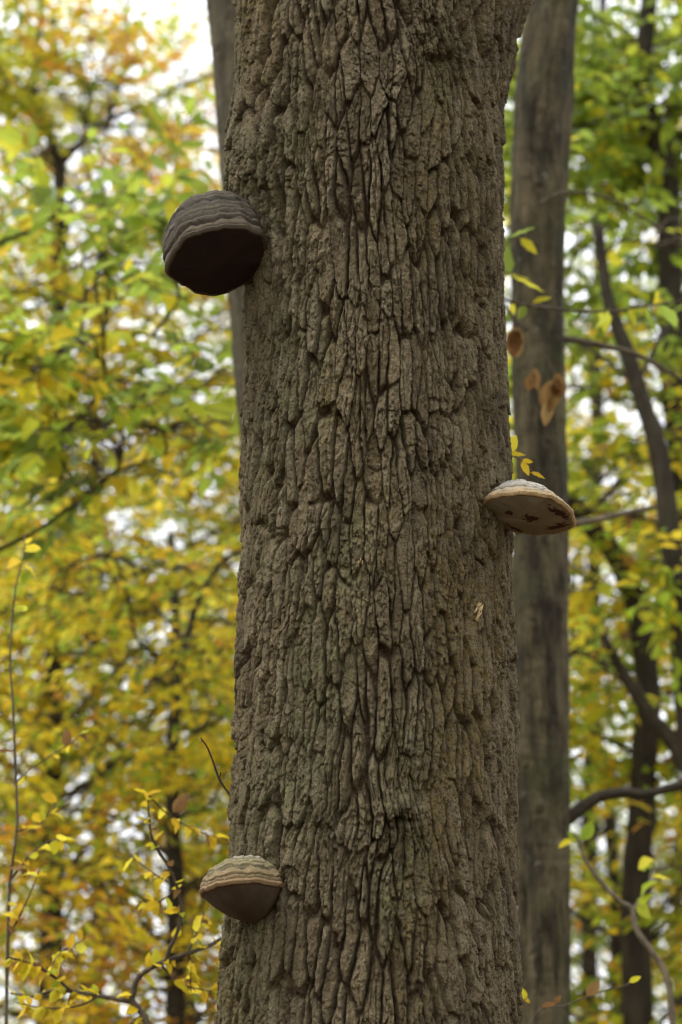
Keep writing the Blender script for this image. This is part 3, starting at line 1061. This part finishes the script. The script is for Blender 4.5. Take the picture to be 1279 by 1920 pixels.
YR = 6.6
slim, slim_org = slim_trunk('slender_tree', 'straight slender grey-brown trunk standing behind the pale shelf fungus',
    [(16, 985, 1078), (150, 968, 1074), (300, 957, 1063), (450, 955, 1055), (600, 958, 1053), (750, 963, 1056), (900, 967, 1060),
     (1050, 962, 1060), (1200, 960, 1060), (1400, 960, 1063), (1600, 965, 1066), (1750, 968, 1066), (1900, 971, 1064)], YR, M_SLIM, 13,
    [(1013, 1525, .022, .009), (1000, 1165, .016, .007), (1012, 350, .02, .008), (1000, 1790, .02, .007), (1030, 830, .018, .008), (985, 100, .018, .007), (1030, 205, .015, .006), (990, 620, .016, .006), (1040, 1340, .02, .006), (990, 1440, .014, .005), (1035, 1680, .018, .006)])
lean, lean_org = slim_trunk('leaning_tree', 'leaning slim grey trunk half hidden behind the furrowed trunk above the dark hoof fungus',
    [(16, 392, 510), (130, 401, 512), (250, 411, 515), (350, 418, 517), (450, 425, 519), (560, 432, 521), (700, 444, 524), (850, 455, 528),
     (1100, 470, 535), (1500, 492, 548), (1900, 512, 560)], 6.3, M_LEAN, 19, [(410, 90, .02, .006)])


def branch_part(root, org, pts, r0, r1, mat, name='branch', sides=9, seed=1):
    lp = catmull(pts, 7 * len(pts))
    mb = MB(); mb.tube(lp, np.linspace(r0, r1, len(lp)), sides, 0.15, seed)
    return link(name, mb.mesh(name, mat, tuple(org)), root)


branch_part(slim, slim_org, PT([(1050, 1542), (1075, 1528), (1100, 1508), (1130, 1492), (1170, 1486), (1210, 1488), (1262, 1476), (1340, 1450)], YR - .02), .020, .010, M_DARK)
branch_part(slim, slim_org, PT([(1012, 384), (1030, 372), (1058, 362), (1100, 362), (1150, 375), (1200, 405), (1262, 442), (1330, 480)], YR - .12), .0055, .003, M_TWIG)
branch_part(slim, slim_org, PT([(1040, 632), (1090, 640), (1130, 648), (1180, 660), (1225, 680), (1270, 708), (1330, 740)], YR), .011, .005, M_TWIG)
branch_part(slim, slim_org, PT([(1050, 985), (1085, 980), (1120, 974), (1160, 965), (1230, 950)], YR + .0), .014, .006, M_PALE)
#branch_part(slim, slim_org, [(slim_org[0] + .12, YR, 4.2), (slim_org[0] + .5, YR + .2, 5.2), (slim_org[0] + 1.0, YR + .3, 6.6)], .03, .012, M_SLIM)

# ------------------------------------------------------------------ trees of the wood behind
tree('forked_tree', 'slim forked tree with yellow foliage beyond the dark hoof fungus',
     [G(96, 11)] + PT([(97, 1750), (95, 1500), (103, 1180), (106, 800), (110, 480), (113, 310)], 11), .062, .030, M_DARK,
     [C_(170, 640, 11, 1.5, 1.0, .55, 62, 'yel'), C_(230, 1000, 11, 1.5, 1.1, .75, 80, 'yel'), C_(190, 1400, 11, 1.5, 1.1, .85, 90, 'yel'),
      C_(70, 100, 11, .75, .8, .55, 30, 'ygr'), C_(290, 210, 11, .6, .8, .45, 14, 'org')],
     seed=31, limbs=[(PT([(112, 310), (85, 230), (62, 160), (72, 70), (85, -60)], 11), .026, .014), (PT([(113, 310), (150, 270), (210, 222), (270, 200), (330, 165), (420, 130)], 11), .020, .006),
                     (PT([(205, 222), (232, 130), (240, 30), (250, -80)], 11), .012, .006), (PT([(118, 470), (140, 380), (160, 330)], 11), .014, .006)])
tree('beech_tree', 'thin dark trunk with golden leaves standing behind the slim forked tree',
     [G(183, 16)] + PT([(184, 1700), (183, 1480), (178, 1200), (176, 860), (190, 600), (200, 420)], 16), .055, .022, M_DARK,
     [C_(260, 820, 16, 2.2, 1.3, 1.4, 70, 'ygr'), C_(300, 1350, 16, 2.4, 1.3, 1.3, 80, 'mix'), C_(240, 1800, 16, 2.2, 1.3, .8, 56, 'mix'), C_(290, 230, 16, 1.3, 1.2, .9, 30, 'org'), C_(70, 70, 16, 1.3, 1.2, .8, 44, 'ygr'), C_(300, 430, 16, 1.4, 1.0, .5, 30, 'yel')],
     seed=32, lsize=.066, spray_len=.7)
tree('beech_tree', 'bushy yellow tree low beyond the brown layered bracket fungus',
     [G(330, 9)] + PT([(330, 1800), (322, 1500), (330, 1200), (320, 1000)], 9), .040, .012, M_DARK,
     [C_(280, 1500, 9, 1.0, .8, .55, 40, 'yel'), C_(200, 1780, 9, 1.1, .8, .40, 40, 'org'), C_(330, 1150, 9, .9, .8, .5, 24, 'yel')], seed=33, lsize=.055, detail=0, singles=260,
     limbs=[(PT([(335, 1260), (370, 1130), (420, 1050), (470, 1030)], 9), .016, .006)])
tree('hazel_tree', 'leafy tree with big green leaves and level branches below the dark hoof fungus',
     [G(-90, 7.6)] + PT([(-90, 1500), (-80, 1100), (-60, 800), (-40, 560), (-30, 300)], 7.6), .045, .014, M_DARK,
     [C_(240, 900, 7.6, .60, .4, .20, 13, 'grn'), C_(160, 650, 7.6, .55, .4, .16, 7, 'ygr'), C_(140, 400, 7.6, .45, .4, .15, 6, 'grn'), C_(330, 480, 7.6, .3, .3, .10, 5, 'grn')],
     seed=34, lsize=.085, detail=0, singles=240, nleaf=18,
     limbs=[(PT([(-60, 720), (60, 640), (200, 627), (300, 632), (440, 670)], 7.6), .008, .003), (PT([(-70, 1060), (60, 1000), (160, 930), (230, 880), (330, 850)], 7.6), .009, .003),
            (PT([(-50, 700), (60, 700), (220, 715), (330, 725), (440, 725)], 7.6), .007, .003), (PT([(-40, 470), (60, 430), (130, 380), (190, 330)], 7.6), .008, .003)])
# right-hand side
tree('crooked_tree', 'dark crooked trunk bending behind the straight slender trunk',
     [G(1196, 9)] + PT([(1194, 1800), (1200, 1560), (1214, 1300), (1200, 1170), (1165, 1060), (1110, 985), (1040, 900), (1000, 760), (990, 560)], 9), .058, .030, M_DARK,
     [C_(1150, 1300, 9.6, .8, .7, .55, 30, 'mix'), C_(1130, 1700, 9.6, .9, .7, .5, 34, 'mix'), C_(1160, 900, 9.6, .8, .8, .45, 26, 'mix'), C_(1010, 350, 9.4, .4, .5, .5, 6, 'grn')], seed=41, lsize=.062, detail=0, singles=200)
tree('crooked_tree', 'tree with a thick dark bare limb arching beside the straight slender trunk',
     [G(1330, 8.2)] + PT([(1320, 1700), (1296, 1400), (1276, 1180), (1256, 1000), (1236, 850), (1202, 745), (1172, 650), (1140, 560), (1120, 420)], 8.2), .056, .018, M_DARK,
     [C_(1200, 620, 8.8, .7, .6, .35, 14, 'grn'), C_(1240, 1150, 8.8, .6, .6, .5, 18, 'ygr')], seed=42, lsize=.07, detail=0, singles=150,
     limbs=[(PT([(1310, 1480), (1262, 1392), (1215, 1335), (1165, 1255), (1130, 1190)], 8.2), .034, .014)])
tree('hazel_tree', 'dark wavy trunk with large green leaves rising above the bare arching limb',
     [G(1330, 9.4)] + PT([(1325, 1600), (1300, 1100), (1268, 760), (1258, 520), (1252, 330), (1222, 240), (1204, 150), (1215, 20), (1240, -200), (1230, -420)], 9.4), .062, .030, M_DARK,
     [C_(1160, 170, 9.6, .75, .6, .42, 48, 'grn'), C_(1240, 520, 9.8, .6, .6, .35, 14, 'grn'), C_(1200, -80, 9.6, .8, .7, .5, 24, 'grn'), C_(1215, 330, 9.8, .35, .5, .25, 12, 'grn')],
     seed=43, lsize=.075, detail=0, singles=220,
     limbs=[(PT([(1207, 130), (1185, 75), (1150, 45), (1110, 25), (1080, -20)], 9.4), .013, .005)])
tree('beech_tree', 'tall green and yellow tree farther off beyond the dark wavy trunk',
     [G(1100, 17)] + PT([(1105, 1700), (1112, 1200), (1118, 800), (1122, 400), (1130, 100), (1130, -300)], 17), .07, .03, M_DARK,
     [C_(1150, 200, 17, 2.0, 1.3, 1.5, 60, 'grn'), C_(1180, 760, 17, 2.2, 1.3, 1.1, 62, 'mix'), C_(1170, 1250, 17, 2.3, 1.3, 1.3, 76, 'mix'), C_(1150, 1750, 17, 2.3, 1.3, 1.0, 66, 'mix')],
     seed=44, lsize=.066, spray_len=.7, limbs=[(PT([(1112, 1250), (1090, 1050), (1060, 880)], 17), .03, .01)])
tree('beech_tree', 'thin dark trunk leaning among yellow leaves behind the crooked bending trunk',
     [G(1160, 13)] + PT([(1155, 1750), (1140, 1500), (1110, 1330), (1085, 1200), (1070, 1050)], 13), .045, .015, M_DARK,
     [C_(1130, 1500, 13, 1.3, 1.0, .9, 50, 'mix'), C_(1120, 1080, 13, 1.2, 1.0, .6, 36, 'yel')], seed=45, lsize=.062)
# further back, across the view
for (px, Y, top, pal, seed, lab) in [
        (-250, 24, 520, 'yel', 51, 'far golden tree whose crown ends below the open sky'),
        (360, 26, 470, 'ygr', 52, 'far yellow-green tree partly behind the furrowed trunk'),
        (760, 24, 250, 'mix', 53, 'far tree hidden behind the furrowed trunk'),
        (1270, 27, 100, 'ygr', 54, 'far tall yellow-green tree behind the wavy trunk'),
        (1750, 22, 150, 'grn', 55, 'far green tree beyond the arching limb, crown reaching sideways')]:
    mid = (top + 1900) / 2
    hz = (P(640, top, Y).z - P(640, 1900, Y).z) / 2
    tree('far_tree', lab, [G(px, Y)] + PT([(px, 1700), (px + 20, 1300), (px - 10, 900), (px + 10, top + 150)], Y), .10, .03, M_DARK,
         [C_(px, mid - (mid - top) * .5, Y, 2.6, 1.6, hz * .5, 70, pal), C_(px, mid + (mid - top) * .5, Y, 2.8, 1.6, hz * .55, 100, pal if pal != 'grn' else 'mix')],
         seed=seed, lsize=.085, spray_len=.95, nleaf=30, sides=8)


# ------------------------------------------------------------------ saplings and twigs near the furrowed trunk
def twig_thing(name, label, cat, segs, Y, mat, leaves, key, lsize, seed, base, explicit=(), name_part='stem'):
    """segs: list of (pixel list, r0, r1[, dY]); leaves: how many on each segment"""
    rng = np.random.default_rng(seed)
    root = thing(name, label, cat, base)
    paths, segs_o, own = [], [], []
    for si, seg in enumerate(segs):
        pts, r0, r1 = seg[:3]
        if isinstance(pts[0], tuple) and len(pts[0]) == 2:
            dy = seg[3] if len(seg) > 3 else 0
            pts = [tuple(P(x, y, Y + dy * i / (len(pts) - 1))) for i, (x, y) in enumerate(pts)]
        lp = catmull(pts, 7 * len(pts))
        mb = MB(); mb.tube(lp, np.linspace(r0, r1, len(lp)), 7, .22, seed + si)
        segs_o.append(link(name_part if si == 0 else 'branch', mb.mesh('branch', mat, base), root))
        paths.append(lp)
    B, D, Nn = [], [], []
    for si, nl in enumerate(leaves):
        lp = paths[si]
        for k in range(nl):
            t = rng.uniform(.15, 1.0)
            i = min(len(lp) - 1, int(t * (len(lp) - 1)))
            tg = lp[min(i + 1, len(lp) - 1)] - lp[max(i - 1, 0)]; tg /= np.linalg.norm(tg) + 1e-9
            sd_ = rng.normal(0, 1, 3); sd_ -= tg * sd_.dot(tg); sd_ /= np.linalg.norm(sd_)
            d = tg * .5 + sd_ * .9; d[2] -= rng.uniform(0, .7)
            own.append(si); B.append(lp[i] + rng.normal(0, .002, 3)); D.append(d); Nn.append(np.array([0, -.3, 1]) + rng.normal(0, .45, 3))
    if B:
        B, D, Nn = np.array(B), np.array(D), np.array(Nn)
        X, D, Zn = leaf_frames(rng, B, D, Nn)
        S = lsize * rng.uniform(.6, 1.15, len(B))
        ks = rng.choice(list(key), len(B))
        for kk in set(ks):
            for si in set(own):
                m_ = (ks == kk) & (np.array(own) == si)
                single_leaves(segs_o[si], base, B[m_], X[m_], D[m_], Zn[m_], S[m_], kk)
    for (x0, y0, x1, y1, kk, dY, nrm) in explicit:
        a, b_ = np.array(P(x0, y0, Y)), np.array(P(x1, y1, Y + dY))
        d = (b_ - a)[None]; s = np.linalg.norm(d, axis=1)
        X, D1, Zn = leaf_frames(rng, a[None], d, np.array([nrm], float))
        single_leaves(root, base, a[None], X, D1, Zn, s, kk)
    return root


YS = 5.1
twig_thing('beech_sapling', 'low crooked sapling with small yellow leaves beside the furrowed trunk', 'sapling',
    [([G(320, YS)] + PT([(318, 3000), (312, 2500), (302, 2200), (292, 2040), (284, 1960), (272, 1908), (249, 1878), (251, 1858), (259, 1834), (277, 1819), (311, 1802), (354, 1787), (390, 1774), (416, 1759)], YS), .010, .0035),
     ([(311, 1801), (319, 1777), (334, 1744), (340, 1706), (334, 1669), (315, 1624), (296, 1594), (283, 1560), (279, 1522), (277, 1488)], .0052, .0016, -.1),
     ([(249, 1879), (187, 1867), (135, 1859), (94, 1858), (64, 1869), (20, 1862)], .0055, .002, .1),
     ([(135, 1859), (94, 1826), (49, 1804), (12, 1794)], .0035, .0016, -.1),
     ([(354, 1787), (357, 1820), (358, 1860)], .003, .0012, .05), ([(354, 1785), (375, 1736), (384, 1710)], .003, .0012, .05),
     ([(319, 1657), (270, 1624), (240, 1599)], .0022, .001, .1), ([(277, 1490), (319, 1530), (375, 1560), (427, 1575)], .002, .001, .1),
     ([(300, 1806), (330, 1840), (380, 1856), (410, 1858)], .0025, .001, .05), ([(187, 1867), (150, 1885), (90, 1890), (30, 1880)], .0025, .001, .05),
     ([(334, 1660), (300, 1690), (255, 1690)], .002, .001, .1), ([(94, 1826), (110, 1790), (160, 1760)], .002, .001, .1)],
    YS, M_TWIG, [24, 22, 22, 22, 8, 8, 10, 12, 14, 16, 10, 14], 'yyyymb', .034, 61, G(300, YS),
    explicit=[(277, 1490, 250, 1478, 'y', 0, (0, -.4, 1)), (277, 1490, 306, 1480, 'y', .01, (0, -.5, 1)), (279, 1500, 262, 1512, 'y', 0, (.2, -.6, 1)), (325, 1523, 350, 1488, 'b', 0, (.5, -.8, .2))])
twig_thing('thin_sapling', 'thin upright sapling stem with orange-yellow leaves', 'sapling',
    [([G(10, 5.3)] + PT([(12, 3000), (10, 2500), (10, 2150), (12, 1900), (17, 1690), (22, 1631), (32, 1537), (28, 1406), (24, 1312), (19, 1237), (26, 1130), (34, 1080)], 5.3), .005, .0017),
     ([(34, 1082), (44, 1040), (47, 1000)], .002, .001, .1), ([(28, 1470), (60, 1440), (130, 1395), (160, 1370)], .0022, .001, .2),
     ([(32, 1560), (80, 1540), (110, 1500)], .002, .001, .1), ([(20, 1650), (60, 1600), (100, 1575), (125, 1580)], .0025, .001, -.1), ([(15, 1760), (50, 1690), (75, 1630)], .0025, .001, -.1)],
    5.3, M_TWIG, [10, 5, 8, 8, 12, 8], 'yyymb', .037, 62, G(10, 5.3))
twig_thing('bare_twig', 'bare budded twig slanting from the furrowed trunk above the brown layered fungus', 'twig',
    [([(440, 1500), (431, 1490), (412, 1462), (397, 1421), (388, 1400), (379, 1387)], .0026, .0012, -.05), ([(411, 1460), (413, 1453), (414, 1448)], .0014, .0012, 0),
     ([(380, 1390), (378, 1386), (377, 1383)], .0022, .001, 0)],
    4.22, M_TWIG, [], 'y', .03, 63, tuple(P(440, 1500, 4.22)))
twig_thing('leafy_twig', 'thin twig with small yellow leaves above the pale shelf fungus', 'twig',
    [([(930, 826), (950, 848), (975, 862), (1002, 886)], .0016, .0009, .05)], 4.42, M_TWIG, [], 'y', .03, 64, tuple(P(930, 826, 4.42)),
    explicit=[(950, 848, 969, 816, 'y', -.005, (.6, -1, .2)), (951, 852, 986, 852, 'y', .0, (0, -.8, .8)), (979, 864, 1000, 866, 'y', 0, (0, -1, .5)), (978, 866, 993, 892, 'y', 0, (.5, -1, .3)),
              (996, 886, 1023, 897, 'y', 0, (0, -.7, .8))])
YH = 5.9
twig_thing('beech_branch', 'level thin branch with withered brown leaves across the straight slender trunk', 'branch',
    [([(900, 545), (945, 561), (985, 572), (1040, 578), (1100, 584), (1160, 582), (1215, 573), (1270, 565), (1340, 550)], .0045, .0025, .2),
     ([(925, 540), (941, 566), (958, 588), (976, 608), (990, 618)], .0050, .003, 0), ([(976, 608), (985, 660), (1000, 700)], .0015, .001, 0), ([(990, 616), (1020, 660), (1042, 708)], .0015, .001, 0),
     ([(930, 480), (955, 452), (978, 428), (1000, 427)], .002, .001, 0), ([(930, 500), (960, 515), (1000, 530), (1020, 545)], .0015, .001, 0)],
    YH, M_TWIG, [3, 0, 0, 0, 0, 0], 'mg', .06, 65, tuple(P(900, 545, YH)),
    explicit=[(968, 618, 958, 672, 'b', 0, (.2, -1, .1)), (966, 612, 972, 672, 'b', .02, (-.5, -1, .1)), (1000, 690, 1008, 735, 'b', .02, (.6, -1, .2)), (1036, 714, 1022, 770, 'b', .03, (-.6, -1, .1)), (975, 620, 950, 650, 'b', 0, (.4, -1, .2)), (1001, 700, 990, 734, 'b', 0, (-.3, -1, .1)), (1041, 712, 1028, 775, 'b', 0, (.3, -1, .1)),
              (1042, 710, 1052, 748, 'b', 0, (-.4, -1, .1)), (1030, 750, 1020, 800, 'b', 0.02, (.6, -1, .1)), (1042, 700, 1060, 740, 'b', 0, (.1, -1, .4)),
              (976, 448, 1008, 476, 'm', 0, (.2, -1, .6)), (955, 446, 1002, 424, 'g', -.02, (0, -.5, 1)), (944, 520, 946, 446, 'g', 0, (1, -.7, .1)), (955, 515, 1022, 545, 'm', 0, (0, -.5, 1)),
              (1000, 568, 1034, 556, 'm', 0, (0, -.8, .8)), (985, 574, 972, 600, 'g', 0, (.3, -1, .2)), (1140, 582, 1118, 618, 'g', 0.03, (.8, -.7, .5)), (1215, 575, 1230, 625, 'g', 0.05, (-.8, -.6, .5)),
              (1235, 572, 1270, 612, 'g', 0.05, (-.5, -.6, .8)), (1180, 580, 1192, 612, 'm', 0, (.8, -1, .4))])
twig_thing('bare_sapling', 'pale bare bent stem leaning beside the straight slender trunk', 'sapling',
    [([G(1290, 6.1)] + PT([(1288, 2700), (1280, 2250), (1272, 2060), (1264, 1950), (1255, 1860), (1240, 1810), (1195, 1745), (1185, 1705), (1160, 1688), (1125, 1650), (1105, 1625), (1090, 1595), (1084, 1575), (1076, 1563)], 6.1), .0115, .0035),
     ([(1185, 1708), (1215, 1660), (1230, 1600)], .004, .0015, .1)],
    6.1, M_PALE, [2, 6], 'gm', .06, 66, G(1268, 6.1),
    explicit=[(1090, 1575, 1112, 1540, 'g', 0, (.3, -1, .3)), (1088, 1580, 1065, 1560, 'g', 0, (-.3, -1, .3))])
twig_thing('leafy_twig', 'fine twig with a few orange leaves at the foot of the straight slender trunk', 'twig',
    [([(980, 1990), (1005, 1900), (1060, 1885), (1120, 1862), (1165, 1850), (1190, 1838)], .0022, .001, .1), ([(990, 1960), (988, 1900), (985, 1870)], .0015, .001, 0)],
    5.2, M_TWIG, [0, 0], 'y', .03, 67, tuple(P(980, 1990, 5.2)),
    explicit=[(984, 1875, 978, 1852, 'y', 0, (.4, -1, .2)), (984, 1872, 994, 1880, 'y', 0, (0, -1, .4)), (1016, 1888, 1046, 1880, 'b', 0, (0, -.7, .8)), (1040, 1880, 1052, 1866, 'b', 0, (.2, -1, .3)),
              (1180, 1842, 1202, 1830, 'm', 0, (0, -.8, .7)), (1100, 1866, 1125, 1838, 'b', 0, (.2, -1, .4))])


# ------------------------------------------------------------------ the wood goes on behind the viewer: unseen trees added to cut low light
def wood_behind():
    rng = np.random.default_rng(77)
    tw, fo = MB(), Foliage()
    spots = []
    for k in range(11):
        a = math.radians(195 + 15.0 * k)                      # from the left, round behind, to the right
        R = rng.uniform(6.5, 10.5)
        spots.append((R * math.cos(a), 2.0 + R * math.sin(a)))
    for brg, R in ((-13, 13), (-17, 18), (-15, 24), (-22, 12), (-24, 20), (-32, 15), (-44, 13), (-60, 12), (0.5, 14), (-1.5, 20), (2, 27),
                   (14, 14), (17, 20), (22, 13), (27, 18), (36, 14), (50, 12), (64, 11)):
        a = math.radians(brg)
        spots.append((R * math.sin(a), R * math.cos(a)))
    for k, (bx, by) in enumerate(spots):
        H = rng.uniform(7.5, 10.0)
        if k >= 19 and k <= 21:
            H = 6.0
        pts = [(bx, by, -.1), (bx + rng.normal(0, .1), by, H * .35), (bx + rng.normal(0, .25), by + rng.normal(0, .2), H * .7), (bx, by, H)]
        path = catmull(pts, 20)
        tw.tube(path, np.linspace(.11, .03, 20), 8)
        for j in range(90):
            t = rng.uniform(.08, 1.0)
            p = path[min(19, int(t * 19))]
            ang = rng.uniform(0, 2 * math.pi); rr = rng.uniform(.3, 0.9 if 19 <= k <= 21 else (1.5 if k in (11, 22) else 2.3)) * (1.15 - .6 * t)
            q = p + np.array([math.cos(ang) * rr, math.sin(ang) * rr, rng.normal(.1, .3)])
            tw.tube(catmull([p, (p + q) / 2 + np.array([0, 0, .1]), q], 4), np.linspace(.012, .004, 4), 3, cap=False)
            fo.spray(rng, q, [math.cos(ang), math.sin(ang), 0], .45 if 19 <= k <= 21 else 1.0, 30, .13 if k < 11 else .10, PAL['mix' if k < 11 or k > 20 else 'yel'], tw)
    B, D, Nn, S, C = fo.arrays()
    X, D, Zn = leaf_frames(rng, B, D, Nn)
    o = mass_leaves('surrounding_wood', None, (0, 0, 0), B, X, D, Zn, S, C, 0)
    o['label'] = 'leafy yellow-green wood closing round the furrowed tree, its unseen rear trees added to cut low light'
    o['category'] = 'wood'
    t = link('wood_stem', tw.mesh('wood_stem', M_DARK), o)
    t['kind'] = 'stuff'


wood_behind()
